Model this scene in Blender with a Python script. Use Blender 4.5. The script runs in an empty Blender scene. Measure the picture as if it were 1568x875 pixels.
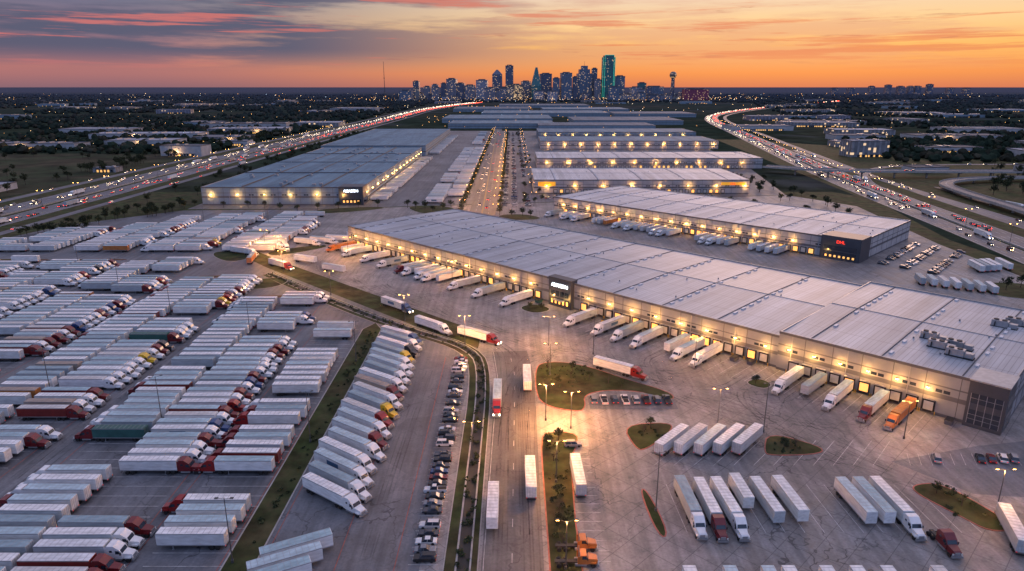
import bpy, math, random
from mathutils import Vector, noise as mn
random.seed(7)
R=random.random; U=random.uniform; rad=math.radians
sc=bpy.context.scene; COL=sc.collection
def s2l(c):
    o=[]
    for v in c[:3]:
        v=v/255.0
        o.append(v/12.92 if v<=.04045 else ((v+.055)/1.055)**2.4)
    return tuple(o)+(1,)
# ------------------------------------------------------------ materials
def newmat(name):
    m=bpy.data.materials.new(name); m.use_nodes=True
    nt=m.node_tree; return m,nt,nt.nodes['Principled BSDF']
def N(nt,t,**k):
    n=nt.nodes.new(t)
    for a,b in k.items(): setattr(n,a,b)
    return n
def math_(nt,op,a,b=None,c=None,clamp=False):
    n=N(nt,'ShaderNodeMath',operation=op); n.use_clamp=clamp
    for i,v in enumerate((a,b,c)):
        if v is None: continue
        if isinstance(v,(int,float)): n.inputs[i].default_value=v
        else: nt.links.new(v,n.inputs[i])
    return n.outputs[0]
def mixc(nt,f,a,b,blend='MIX'):
    n=N(nt,'ShaderNodeMix',data_type='RGBA',blend_type=blend)
    for s,v in ((n.inputs[0],f),(n.inputs[6],a),(n.inputs[7],b)):
        if isinstance(v,(int,float)): s.default_value=v
        elif isinstance(v,tuple): s.default_value=v if len(v)==4 else v+(1,)
        else: nt.links.new(v,s)
    return n.outputs[2]
def mrange(nt,v,a,b,c,d,smooth=False):
    n=N(nt,'ShaderNodeMapRange'); n.interpolation_type='SMOOTHSTEP' if smooth else 'LINEAR'
    nt.links.new(v,n.inputs[0])
    for i,x in enumerate((a,b,c,d)): n.inputs[i+1].default_value=x
    return n.outputs[0]
def noise_(nt,vec,scale,detail=5,stretch=None,rough=.55,rot=None):
    if stretch or rot:
        mp=N(nt,'ShaderNodeMapping')
        if stretch: mp.inputs['Scale'].default_value=stretch
        if rot: mp.inputs['Rotation'].default_value=rot
        nt.links.new(vec,mp.inputs[0]); vec=mp.outputs[0]
    n=N(nt,'ShaderNodeTexNoise'); n.inputs['Scale'].default_value=scale
    n.inputs['Detail'].default_value=detail; n.inputs['Roughness'].default_value=rough
    nt.links.new(vec,n.inputs['Vector']); return n.outputs[0]
def ramp_(nt,f,stops,interp='LINEAR'):
    n=N(nt,'ShaderNodeValToRGB'); cr=n.color_ramp; cr.interpolation=interp
    while len(cr.elements)<len(stops): cr.elements.new(.5)
    for e,(p,c) in zip(cr.elements,stops):
        e.position=p; e.color=c if len(c)==4 else tuple(c)+(1,)
    nt.links.new(f,n.inputs[0]); return n.outputs[0]
def lines_(nt,v,period,width,off=0.0):
    a=math_(nt,'ADD',v,off+50000*period)
    a=math_(nt,'DIVIDE',a,period); a=math_(nt,'FRACT',a)
    return math_(nt,'LESS_THAN',a,width/period)
def pmat(name,c,rough=.7,var=.12,scale=.4,metal=0,rnd=0,world=False,stretch=None,spec=.4,bump=0,c2=None):
    m,nt,b=newmat(name)
    if world: vec=N(nt,'ShaderNodeNewGeometry').outputs['Position']
    else: vec=N(nt,'ShaderNodeTexCoord').outputs['Object']
    f=noise_(nt,vec,scale,5,stretch)
    f=mrange(nt,f,.3,.7,1-var,1+var)
    if rnd:
        o=N(nt,'ShaderNodeObjectInfo').outputs['Random']
        f=math_(nt,'MULTIPLY',f,mrange(nt,o,0,1,1-rnd,1+rnd))
    base=tuple(c[:3])+(1,)
    if c2: base=mixc(nt,mrange(nt,noise_(nt,vec,scale*.35,6,None,.7),.4,.6,0,1),base,tuple(c2[:3])+(1,))
    col=mixc(nt,1,base,f,'MULTIPLY')
    nt.links.new(col,b.inputs['Base Color'])
    b.inputs['Roughness'].default_value=rough; b.inputs['Metallic'].default_value=metal
    b.inputs['Specular IOR Level'].default_value=spec
    if bump:
        bp=N(nt,'ShaderNodeBump'); bp.inputs['Strength'].default_value=bump
        nt.links.new(noise_(nt,vec,scale*6,4),bp.inputs['Height']); nt.links.new(bp.outputs[0],b.inputs['Normal'])
    return m
def emat(name,c,s,rnd=False):
    m,nt,b=newmat(name)
    b.inputs['Base Color'].default_value=tuple(c[:3])+(1,)
    b.inputs['Emission Color'].default_value=tuple(c[:3])+(1,)
    b.inputs['Emission Strength'].default_value=s
    return m
def pavement(name,c1,c2,joint=6.0,jw=.10,streak=True,rough=.75,cracks=True,rot=None):
    m,nt,b=newmat(name)
    pos=N(nt,'ShaderNodeNewGeometry').outputs['Position']
    sx=N(nt,'ShaderNodeSeparateXYZ')
    if rot:
        mp=N(nt,'ShaderNodeMapping'); mp.inputs['Rotation'].default_value=(0,0,rot); nt.links.new(pos,mp.inputs[0]); nt.links.new(mp.outputs[0],sx.inputs[0])
    else: nt.links.new(pos,sx.inputs[0])
    big=noise_(nt,pos,.02,6); med=noise_(nt,pos,.13,6,None,.65); fine=noise_(nt,pos,1.6,3)
    col=mixc(nt,mrange(nt,big,.38,.62,0,1),c1,c2)
    col=mixc(nt,1,col,mrange(nt,med,.3,.7,.68,1.28),'MULTIPLY')
    col=mixc(nt,1,col,mrange(nt,fine,.3,.7,.86,1.14),'MULTIPLY')
    if streak:
        st=noise_(nt,pos,.5,4,(1,.045,1)); col=mixc(nt,1,col,mrange(nt,st,.35,.7,1.12,.70),'MULTIPLY')
    v=N(nt,'ShaderNodeTexVoronoi'); v.inputs['Scale'].default_value=.045; nt.links.new(pos,v.inputs['Vector'])
    vs=N(nt,'ShaderNodeSeparateXYZ'); nt.links.new(v.outputs['Color'],vs.inputs[0])
    col=mixc(nt,1,col,mrange(nt,vs.outputs[0],0,1,.84,1.1),'MULTIPLY')
    if joint:
        a=lines_(nt,sx.outputs[0],joint,jw); d=lines_(nt,sx.outputs[1],joint,jw*1.3)
        j=math_(nt,'MAXIMUM',a,d); col=mixc(nt,math_(nt,'MULTIPLY',j,.5),col,(.03,.03,.032,1))
    if cracks:
        w=N(nt,'ShaderNodeVectorMath',operation='ADD'); nt.links.new(pos,w.inputs[0])
        nz=N(nt,'ShaderNodeTexNoise'); nz.inputs['Scale'].default_value=.25; nt.links.new(pos,nz.inputs['Vector'])
        s=N(nt,'ShaderNodeVectorMath',operation='SCALE'); s.inputs['Scale'].default_value=7; nt.links.new(nz.outputs['Color'],s.inputs[0]); nt.links.new(s.outputs[0],w.inputs[1])
        vc=N(nt,'ShaderNodeTexVoronoi',feature='DISTANCE_TO_EDGE'); vc.inputs['Scale'].default_value=.06; nt.links.new(w.outputs[0],vc.inputs['Vector'])
        cr=math_(nt,'LESS_THAN',vc.outputs['Distance'],.009)
        cr=math_(nt,'MULTIPLY',cr,mrange(nt,big,.42,.58,0,.65)); col=mixc(nt,cr,col,(.022,.022,.025,1))
    oil=noise_(nt,pos,.35,4); col=mixc(nt,mrange(nt,oil,.6,.76,0,.6),col,(.04,.04,.043,1))
    nt.links.new(col,b.inputs['Base Color'])
    nt.links.new(mrange(nt,med,.3,.7,rough-.2,rough+.1),b.inputs['Roughness'])
    b.inputs['Specular IOR Level'].default_value=.45
    return m
M={}
M['conc']=pavement('yard_concrete',(.285,.265,.255,1),(.18,.173,.175,1),6.0,.12,rot=rad(45))
M['lot']=pavement('lot_asphalt',(.16,.163,.175,1),(.11,.114,.127,1),0)
M['road']=pavement('road_asphalt',(.145,.136,.132,1),(.105,.10,.104,1),0)
M['hwy']=pavement('highway_concrete',(.165,.16,.17,1),(.12,.118,.13,1),0,cracks=False)
M['grass']=pmat('dry_grass',(.034,.050,.016),.95,.55,.16,world=True,bump=.5,spec=.15,c2=(.058,.050,.024))
M['dirt']=pmat('bare_earth',(.030,.042,.020),.95,.6,.03,world=True,bump=.4,spec=.1,c2=(.048,.042,.026))
M['kerb']=pmat('kerb_concrete',(.34,.32,.30),.8,.2,.5,world=True)
M['rkerb']=pmat('red_kerb_paint',(.32,.11,.08),.8,.4,.4,world=True)
M['white_l']=pmat('white_line_paint',(.46,.45,.44),.7,.45,.5,world=True)
M['red_l']=pmat('red_line_paint',(.28,.085,.065),.7,.45,.5,world=True)
M['yel_l']=pmat('yellow_line_paint',(.40,.27,.06),.7,.3,.5,world=True)
M['ditch']=pmat('ditch_mud',(.022,.021,.018),.6,.4,.3,world=True)
m,nt,b=newmat('tyre_marks'); M['tyrem']=m
b.inputs['Base Color'].default_value=(.025,.025,.025,1); b.inputs['Roughness'].default_value=.7
pos=N(nt,'ShaderNodeNewGeometry').outputs['Position']; nt.links.new(mrange(nt,noise_(nt,pos,.12,4),.38,.66,.0,.28),b.inputs['Alpha'])
m,nt,b=newmat('terrain'); M['terrain']=m
pos=N(nt,'ShaderNodeNewGeometry').outputs['Position']
n1=noise_(nt,pos,.0016,8,None,.62); n2=noise_(nt,pos,.02,6,None,.7); n3=noise_(nt,pos,.0045,5)
c=ramp_(nt,n1,[(.30,(.016,.028,.020)),(.46,(.026,.038,.026)),(.56,(.040,.044,.030)),(.68,(.060,.055,.044))])
c=mixc(nt,1,c,mrange(nt,n2,.3,.7,.45,1.6),'MULTIPLY')
c=mixc(nt,mrange(nt,n3,.57,.65,0,.35),c,(.085,.085,.10,1))
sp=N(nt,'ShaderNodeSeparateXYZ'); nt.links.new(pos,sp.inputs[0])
c=mixc(nt,mrange(nt,sp.outputs[1],1500,14000,0,.85),c,(.085,.092,.130,1))  # aerial haze painted into the ground colour, stronger with distance along Y
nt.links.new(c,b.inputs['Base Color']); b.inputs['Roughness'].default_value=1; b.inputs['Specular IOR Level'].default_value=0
def roofmat(name,c1,c2,per=1.5,rough=.5,spec=.5):
    m,nt,b=newmat(name)
    vec=N(nt,'ShaderNodeTexCoord').outputs['Object']; sx=N(nt,'ShaderNodeSeparateXYZ'); nt.links.new(vec,sx.inputs[0])
    big=noise_(nt,vec,.03,6); st=noise_(nt,vec,.35,5,(1,.06,1)); 
    col=mixc(nt,mrange(nt,big,.35,.65,0,1),c1,c2)
    col=mixc(nt,1,col,mrange(nt,st,.3,.7,1.16,.78),'MULTIPLY')
    pan=math_(nt,'FLOOR',math_(nt,'DIVIDE',sx.outputs[0],per*4)); wn=N(nt,'ShaderNodeTexWhiteNoise',noise_dimensions='1D'); nt.links.new(pan,wn.inputs['W'])
    col=mixc(nt,1,col,mrange(nt,wn.outputs[0],0,1,.86,1.1),'MULTIPLY')
    col=mixc(nt,math_(nt,'MULTIPLY',lines_(nt,sx.outputs[0],per,.18),.5),col,(.07,.07,.08,1))
    col=mixc(nt,math_(nt,'MULTIPLY',lines_(nt,sx.outputs[1],14.5,.25),.55),col,(.08,.08,.09,1))
    nt.links.new(col,b.inputs['Base Color']); b.inputs['Roughness'].default_value=rough; b.inputs['Specular IOR Level'].default_value=spec
    return m
M['roofA']=roofmat('metal_roof_grey',(.42,.43,.45,1),(.32,.335,.365,1))
M['roofB']=roofmat('metal_roof_white',(.58,.56,.55,1),(.48,.465,.47,1),rough=.6)
M['roofC']=roofmat('metal_roof_blue',(.145,.235,.295,1),(.10,.17,.23,1),3,.75,.25)
M['roofD']=roofmat('metal_roof_slate',(.14,.18,.23,1),(.10,.135,.17,1),3,.8,.2)
M['wall']=pmat('tilt_wall_grey',(.25,.26,.28),.8,.15,.15)
M['wall2']=pmat('tilt_wall_pale',(.38,.38,.39),.8,.15,.15)
M['wallB']=pmat('tilt_wall_blue',(.20,.27,.33),.8,.12,.15)
M['band']=pmat('wall_band_dark',(.10,.105,.12),.7,.1,.3)
M['trim']=pmat('parapet_trim',(.08,.085,.10),.6,.1,.3)
M['joint']=pmat('panel_joint',(.08,.08,.09),.8,.05,.3)
M['frame']=pmat('dock_shelter_black',(.02,.02,.02),.8,.1,.5)
M['door']=pmat('dock_door',(.50,.48,.44),.6,.15,.5)
M['yel']=pmat('safety_yellow',(.55,.33,.03),.6,.15,.5)
M['metal']=pmat('galvanised_metal',(.35,.36,.38),.45,.15,.8,metal=.6)
M['darkw']=pmat('charcoal_wall',(.05,.058,.072),.5,.15,.3)
M['glass']=pmat('window_glass',(.02,.03,.045),.08,.1,.3,spec=.9)
M['warm']=emat('warm_lamp',(1,.50,.12),38)
M['warmdim']=emat('warm_lit_window',(1,.52,.14),1.1)
M['sign']=emat('sign_letters_white',(.85,.93,1),5)
M['signr']=emat('sign_letters_red',(.9,.04,.02),1.8)
M['signy']=emat('sign_panel_yellow',(.85,.42,.03),.4)
def rndmat(name,stops,rough=.5,dirt=.2):
    m,nt,b=newmat(name)
    o=N(nt,'ShaderNodeObjectInfo').outputs['Random']
    c=ramp_(nt,o,stops,'CONSTANT')
    v=N(nt,'ShaderNodeTexCoord').outputs['Object']
    f=noise_(nt,v,.9,5,(.4,1,1.6)); c=mixc(nt,1,c,mrange(nt,f,.3,.75,1+dirt*.3,1-dirt),'MULTIPLY')
    nt.links.new(c,b.inputs['Base Color']); b.inputs['Roughness'].default_value=rough; return m
M['body']=rndmat('trailer_side',[(0,(.66,.66,.66)),(.2,(.80,.80,.79)),(.42,(.48,.51,.53)),(.52,(.76,.75,.72)),(.70,(.55,.59,.61)),(.82,(.38,.42,.45)),(.90,(.80,.80,.80)),(.985,(.40,.33,.27))],.45,.3)
M['troof']=rndmat('trailer_roof',[(0,(.44,.57,.62)),(.14,(.80,.80,.80)),(.30,(.32,.46,.51)),(.43,(.72,.73,.74)),(.56,(.40,.54,.59)),(.70,(.82,.81,.80)),(.82,(.26,.37,.42)),(.91,(.60,.58,.56)),(.985,(.36,.28,.23))],.6,.4)
M['tire']=pmat('tyre_rubber',(.018,.018,.018),.85,.1,1)
M['under']=pmat('chassis_black',(.03,.03,.032),.7,.2,1)
M['tail']=emat('tail_lamp_red',(1,.03,.01),.6)
M['tailon']=emat('tail_lamp_lit',(1,.05,.02),14)
M['headon']=emat('head_lamp_lit',(1,.78,.5),22)
M['head']=pmat('head_lamp',(.6,.6,.58),.2,.05,1)
CAB={'white':(.74,.74,.74),'red':(.25,.012,.012),'dred':(.14,.010,.014),'blue':(.02,.06,.17),'yellow':(.65,.42,.02),'black':(.03,.03,.035),'green':(.03,.12,.09),'orange':(.5,.16,.03)}
for k,v in CAB.items(): M['cab_'+k]=pmat('cab_paint_'+k,v,.3,.1,.8,spec=.6)
M['box_red']=pmat('trailer_paint_red',(.16,.018,.016),.5,.25,.5); M['box_green']=pmat('trailer_paint_green',(.03,.10,.09),.5,.2,.5)
M['box_orange']=pmat('trailer_paint_orange',(.40,.15,.04),.5,.2,.5)
M['logo']=pmat('trailer_livery',(.05,.12,.22),.5,.1,1)
M['carp']=rndmat('car_paint',[(0,(.55,.55,.56)),(.18,(.02,.02,.022)),(.42,(.20,.21,.23)),(.58,(.66,.66,.66)),(.68,(.05,.055,.07)),(.82,(.14,.02,.02)),(.88,(.03,.06,.14)),(.93,(.34,.34,.34))],.25,.15)
M['pole']=pmat('lamp_pole_steel',(.08,.08,.08),.5,.1,1)
M['bark']=pmat('bark',(.06,.045,.035),.9,.2,2); M['leafd']=pmat('foliage_dark',(.022,.034,.012),.9,.3,1,rnd=.3); M['leafl']=pmat('foliage_light',(.055,.062,.022),.9,.3,1,rnd=.3)
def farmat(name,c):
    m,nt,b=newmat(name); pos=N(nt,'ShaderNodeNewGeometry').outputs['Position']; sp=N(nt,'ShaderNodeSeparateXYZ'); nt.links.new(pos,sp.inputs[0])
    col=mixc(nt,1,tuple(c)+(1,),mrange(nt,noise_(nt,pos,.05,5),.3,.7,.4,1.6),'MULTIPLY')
    col=mixc(nt,mrange(nt,sp.outputs[1],1200,9000,0,.85),col,(.072,.082,.118,1)); nt.links.new(col,b.inputs['Base Color']); b.inputs['Roughness'].default_value=1; b.inputs['Specular IOR Level'].default_value=0  # far canopy fades to a bluish haze tone painted into its base colour
    return m
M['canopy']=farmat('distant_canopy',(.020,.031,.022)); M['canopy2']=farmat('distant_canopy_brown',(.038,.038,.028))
def towermat(name,c,lit=.965,cell=5.0,es=.5,lc=(1,.66,.34),rough=.35):
    m,nt,b=newmat(name)
    v=N(nt,'ShaderNodeTexCoord').outputs['Object']; sx=N(nt,'ShaderNodeSeparateXYZ'); nt.links.new(v,sx.inputs[0])
    h=math_(nt,'ADD',sx.outputs[0],math_(nt,'MULTIPLY',sx.outputs[1],1.37))
    fx=math_(nt,'FLOOR',math_(nt,'DIVIDE',h,cell)); fz=math_(nt,'FLOOR',math_(nt,'DIVIDE',sx.outputs[2],cell*.8))
    cb=N(nt,'ShaderNodeCombineXYZ'); nt.links.new(fx,cb.inputs[0]); nt.links.new(fz,cb.inputs[1]); nt.links.new(N(nt,'ShaderNodeObjectInfo').outputs['Random'],cb.inputs[2])
    w=N(nt,'ShaderNodeTexWhiteNoise',noise_dimensions='3D'); nt.links.new(cb.outputs[0],w.inputs['Vector'])
    on=math_(nt,'GREATER_THAN',w.outputs[0],lit)
    wall=N(nt,'ShaderNodeNewGeometry').outputs['Normal']; wz=N(nt,'ShaderNodeSeparateXYZ'); nt.links.new(wall,wz.inputs[0])
    on=math_(nt,'MULTIPLY',on,math_(nt,'LESS_THAN',wz.outputs[2],.5))
    band=math_(nt,'LESS_THAN',math_(nt,'FRACT',math_(nt,'DIVIDE',h,cell*2)),.35)
    col=mixc(nt,math_(nt,'MULTIPLY',band,.5),tuple(c)+(1,),tuple(min(1,x*1.9+.02) for x in c)+(1,))
    col=mixc(nt,1,col,mrange(nt,w.outputs[0],0,1,.8,1.2),'MULTIPLY')
    nt.links.new(col,b.inputs['Base Color']); b.inputs['Roughness'].default_value=rough
    b.inputs['Emission Color'].default_value=tuple(lc)+(1,); nt.links.new(math_(nt,'MULTIPLY',on,es),b.inputs['Emission Strength'])
    return m
M['tw1']=towermat('tower_glass_blue',(.095,.13,.19)); M['tw2']=towermat('tower_stone',(.15,.15,.19),.95); M['tw3']=towermat('tower_glass_teal',(.035,.13,.14),.97)  # skyline tower base colours include a bluish tint for distance haze
M['tw4']=towermat('tower_dark',(.075,.09,.14),.96); M['tw5']=towermat('tower_pale',(.21,.22,.28),.94); M['tw6']=towermat('tower_lit',(.16,.13,.11),.75,es=.6)
M['twr']=towermat('tower_red',(.20,.035,.08),.95); M['mid']=towermat('commercial_wall',(.17,.17,.18),.95,4,es=.9,rough=.8)
M['green']=emat('green_outline_lamp',(.10,.9,.55),.25)
M['croof']=pmat('commercial_roof',(.24,.25,.28),.9,.25,.02,rnd=.7,spec=.2)
# ------------------------------------------------------------ mesh builder
class MB:
    def __init__(s): s.v=[];s.f=[];s.m=[]
    def poly(s,pts,m=0):
        n=len(s.v); s.v+= [tuple(p) for p in pts]; s.f.append(tuple(range(n,n+len(pts)))); s.m.append(m)
    def box(s,x0,x1,y0,y1,z0,z1,m=0,top=None,bottom=True):
        n=len(s.v); s.v+=[(x0,y0,z0),(x1,y0,z0),(x1,y1,z0),(x0,y1,z0),(x0,y0,z1),(x1,y0,z1),(x1,y1,z1),(x0,y1,z1)]
        F=[(0,1,5,4),(1,2,6,5),(2,3,7,6),(3,0,4,7)]
        for f in F: s.f.append(tuple(n+i for i in f)); s.m.append(m)
        s.f.append((n+4,n+5,n+6,n+7)); s.m.append(m if top is None else top)
        if bottom: s.f.append((n+3,n+2,n+1,n)); s.m.append(m)
    def frus(s,b,t,z0,z1,m=0,top=None):
        n=len(s.v)
        s.v+=[(b[0],b[2],z0),(b[1],b[2],z0),(b[1],b[3],z0),(b[0],b[3],z0),(t[0],t[2],z1),(t[1],t[2],z1),(t[1],t[3],z1),(t[0],t[3],z1)]
        for f in [(0,1,5,4),(1,2,6,5),(2,3,7,6),(3,0,4,7)]: s.f.append(tuple(n+i for i in f)); s.m.append(m)
        s.f.append((n+4,n+5,n+6,n+7)); s.m.append(m if top is None else top)
    def prism(s,prof,y0,y1,m=0,w=None):
        n=len(s.v);k=len(prof)
        for i,(x,z) in enumerate(prof): s.v.append((x,y0 if w is None else -w[i],z))
        for i,(x,z) in enumerate(prof): s.v.append((x,y1 if w is None else w[i],z))
        s.f.append(tuple(range(n,n+k))); s.m.append(m)
        s.f.append(tuple(range(n+2*k-1,n+k-1,-1))); s.m.append(m)
        for i in range(k):
            j=(i+1)%k; s.f.append((n+j,n+i,n+k+i,n+k+j)); s.m.append(m)
    def cyl(s,c,r,h,ax='y',m=0,n=10,r2=None):
        r2=r if r2 is None else r2; b=len(s.v)
        for q,(rr,o) in enumerate(((r,-h/2),(r2,h/2))):
            for i in range(n):
                a=2*math.pi*i/n; p,q2=rr*math.cos(a),rr*math.sin(a)
                if ax=='y': s.v.append((c[0]+p,c[1]+o,c[2]+q2))
                elif ax=='z': s.v.append((c[0]+p,c[1]+q2,c[2]+o))
                else: s.v.append((c[0]+o,c[1]+p,c[2]+q2))
        s.f.append(tuple(b+i for i in range(n))[::-1]); s.m.append(m)
        s.f.append(tuple(b+n+i for i in range(n))); s.m.append(m)
        for i in range(n):
            j=(i+1)%n; s.f.append((b+i,b+j,b+n+j,b+n+i)); s.m.append(m)
    def limb(s,a,b,r0,r1,m=0,n=5):
        a=Vector(a);b=Vector(b);d=(b-a).normalized(); u=d.orthogonal().normalized(); w=d.cross(u); k=len(s.v)
        for p,r in ((a,r0),(b,r1)):
            for i in range(n):
                t=2*math.pi*i/n; s.v.append(tuple(p+u*(r*math.cos(t))+w*(r*math.sin(t))))
        for i in range(n):
            j=(i+1)%n; s.f.append((k+i,k+j,k+n+j,k+n+i)); s.m.append(m)
    def mesh(s,name,mats,smooth=False):
        me=bpy.data.meshes.new(name); me.from_pydata(s.v,[],s.f)
        for x in mats: me.materials.append(M[x] if isinstance(x,str) else x)
        me.polygons.foreach_set('material_index',s.m); me.update(); return me
    def obj(s,name,mats,loc=(0,0,0),rz=0):
        return inst(name,s.mesh(name,mats),loc,rz)
def inst(name,me,loc,rz=0,scale=None,parent=None):
    o=bpy.data.objects.new(name,me); o.location=loc; o.rotation_euler=(0,0,rz)
    if scale: o.scale=scale
    COL.objects.link(o)
    if parent: o.parent=parent
    return o
def plight(name,loc,power,col=(1,.58,.22),size=.3,parent=None):
    l=bpy.data.lights.new(name,'POINT'); l.energy=power; l.color=col; l.shadow_soft_size=size
    o=bpy.data.objects.new(name,l); o.location=loc; COL.objects.link(o)
    if parent: o.parent=parent
    return o
def chaikin(p,n=2,closed=True):
    for _ in range(n):
        q=[];k=len(p)
        rng=range(k) if closed else range(k-1)
        if not closed: q.append(p[0])
        for i in rng:
            a=p[i];b=p[(i+1)%k]
            q.append((a[0]*.75+b[0]*.25,a[1]*.75+b[1]*.25)); q.append((a[0]*.25+b[0]*.75,a[1]*.25+b[1]*.75))
        if not closed: q.append(p[-1])
        p=q
    return p
def area(p): return sum(p[i][0]*p[(i+1)%len(p)][1]-p[(i+1)%len(p)][0]*p[i][1] for i in range(len(p)))/2
def sheet(name,pts,z,mat):
    if area(pts)<0: pts=pts[::-1]
    mb=MB(); mb.poly([(x,y,z) for x,y in pts]); return mb.obj(name,[mat])
def offs(path,d):
    out=[]
    for i,p in enumerate(path):
        a=path[max(0,i-1)];b=path[min(len(path)-1,i+1)]
        dx,dy=b[0]-a[0],b[1]-a[1]; l=math.hypot(dx,dy) or 1
        out.append((p[0]+dy/l*d,p[1]-dx/l*d))
    return out
def ribbon(mb,path,d0,d1,z,m=0):
    A=offs(path,d0);B=offs(path,d1)
    for i in range(len(path)-1):
        mb.poly([(A[i][0],A[i][1],z),(B[i][0],B[i][1],z),(B[i+1][0],B[i+1][1],z),(A[i+1][0],A[i+1][1],z)],m)
def wallrib(mb,path,d,w,z0,z1,m=0):
    ribbon(mb,path,d,d+w,z1,m)
    for dd in (d,d+w):
        A=offs(path,dd)
        for i in range(len(path)-1):
            mb.poly([(A[i][0],A[i][1],z0),(A[i+1][0],A[i+1][1],z0),(A[i+1][0],A[i+1][1],z1),(A[i][0],A[i][1],z1)],m)
def resample(path,step):
    out=[path[0]];acc=0
    for i in range(len(path)-1):
        a=path[i];b=path[i+1];L=math.hypot(b[0]-a[0],b[1]-a[1]);t=step-acc
        while t<=L:
            out.append((a[0]+(b[0]-a[0])*t/L,a[1]+(b[1]-a[1])*t/L)); t+=step
        acc=(acc+L)%step
    return out
def dashes(mb,path,d,w,ln,gap,z,m=0):
    st=1.0 if ln<6 else 3.0; P=resample(path,st)
    i=0;n=int(ln/st);g=int(gap/st)
    while i+n<len(P):
        ribbon(mb,P[i:i+n+1],d-w/2,d+w/2,z,m); i+=n+g
def island(name,pts,kerb='kerb',smooth=2,inset=.35,h=.15,fill='grass'):
    p=chaikin(pts,smooth) if smooth else pts
    if area(p)<0: p=p[::-1]
    q=offs(p+[p[0],p[1]],-inset)[1:len(p)+1]; p2=p[1:]+[p[0]]
    mb=MB(); k=len(p2)
    for i in range(k):
        j=(i+1)%k
        mb.poly([(p2[i][0],p2[i][1],0),(p2[j][0],p2[j][1],0),(p2[j][0],p2[j][1],h),(p2[i][0],p2[i][1],h)],0)
        mb.poly([(p2[i][0],p2[i][1],h),(p2[j][0],p2[j][1],h),(q[j][0],q[j][1],h),(q[i][0],q[i][1],h)],0)
    mb.poly([(x,y,h) for x,y in q],1)
    return mb.obj(name,[kerb,fill])
def rangef(a,b,s):
    o=[]
    while a<b: o.append(a); a+=s
    return o
# ------------------------------------------------------------ ground
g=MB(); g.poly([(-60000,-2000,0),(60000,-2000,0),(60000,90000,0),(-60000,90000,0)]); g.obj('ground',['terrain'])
sheet('grass_verge_ground',[(-352,60),(300,60),(285,300),(282,430),(318,600),(300,640),(-352,640)],.01,'grass')
sheet('highway_verge_ground',[(-450,100),(-342,100),(-342,1900),(-450,1900)],.006,'grass')
sheet('interchange_verge_ground',[(290,250),(520,250),(760,600),(800,800),(430,1300),(380,1300),(310,600)],.006,'grass')
sheet('yard_pavement',[(-22,60),(250,60),(262,250),(268,420),(285,560),(250,620),(-150,545),(-172,420),(-128,372),(-12,258)],.024,'conc')
sheet('trailer_lot_pavement',[(-345,60),(-9.5,60),(-9.5,238),(-40,266),(-135,362),(-170,402),(-172,420),(-150,546),(-262,540),(-318,480),(-335,420)],.020,'lot')
sheet('logistics_park_pavement',[(-262,546),(-150,548),(250,622),(300,900),(330,1500),(330,1560),(-275,1560)],.016,'lot')
rd=[(0,60),(0,120),(0.5,170),(1,215),(-1,238)]
mb=MB(); ribbon(mb,rd,-6.4,6.6,.034); mb.obj('central_road',['road'])
mk=MB()
dashes(mk,rd,0,.14,3,9,.044,0)
ribbon(mk,rd,-6.0,-5.87,.044,0)
bl=[(-23,480),(-24,600),(-27,900),(-31,1300),(-35,1900),(-30,2600)]
mb=MB(); ribbon(mb,bl,-10,10,.05); mb.obj('boulevard_road',['road'])
dashes(mk,bl,-5,.25,6,9,.07,0); dashes(mk,bl,5,.25,6,9,.07,0); ribbon(mk,bl,-.5,-.2,.07,2); ribbon(mk,bl,.2,.5,.07,2)
dp=chaikin([(-9.8,60),(-9.8,150),(-9.5,215),(-14,240),(-38,259),(-66,283),(-101,319),(-128,348)],2,False)
mb=MB()
ribbon(mb,dp,-4.2,-2.0,.10,0); ribbon(mb,dp,-2.0,-1.6,.10,1); ribbon(mb,dp,-1.6,1.0,.03,2)
wallrib(mb,dp,1.0,.35,0,.45,1); ribbon(mb,dp,1.35,2.6,.12,0); wallrib(mb,dp,2.6,.25,0,.16,1); wallrib(mb,dp,-4.45,.25,0,.15,1)
mb.obj('drainage_ditch',['grass','kerb','ditch'])
sh=MB()
def shrub(x,y,z,r):
    for _ in range(26):
        p=Vector((x+random.gauss(0,.45)*r,y+random.gauss(0,.45)*r,z+abs(random.gauss(.35,.3))*r)); nn=Vector((random.gauss(0,1),random.gauss(0,1),random.gauss(.5,1))).normalized(); u=nn.orthogonal().normalized()*U(.10,.24)*(1+r*.3); w=nn.cross(u)
        sh.poly([p-u-w*.6,p+u-w*.6,p+u*.6+w,p-u*.5+w],0 if R()<.6 else 1)
for p in resample(dp,1.6):
    for _ in range(2):
        if R()<.55: shrub(p[0]+U(-1.8,1.3),p[1]+U(-1.8,1.3),.05,U(.4,.9))
for _ in range(70): shrub(U(9,14),U(98,172),.15,U(.2,.7))
for _ in range(60): shrub(U(10,26),U(205,224),.15,U(.2,.5))
for _ in range(90): shrub(U(-57.5,-54.5),U(98,260),.15,U(.2,.6))
for _ in range(14): shrub(U(101,109),U(136,148),.15,U(.3,.7)); shrub(U(36,44),U(172,180),.15,U(.2,.5)); shrub(U(71,80),U(164,171),.15,U(.2,.5))
sh.obj('shrubs',['leafd','leafl'])
island('grass_median',[(-55.5,60),(-53,60),(-53,150),(-53,262),(-57,270),(-61,262),(-60,150),(-59.5,60)],'kerb',0)
island('planted_island',[(8.2,222),(7.5,205),(9,193),(20.5,188),(23,192),(23,200),(30,204),(42,203),(46,197),(52,197),(51,203),(38,213),(28,223),(18,228),(10.5,227)],'rkerb')
island('road_median',[(7.9,172),(10,176),(17,176),(19.3,172),(14.6,158),(14.6,60),(7.5,60),(7.7,150)],'rkerb',1)
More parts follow.
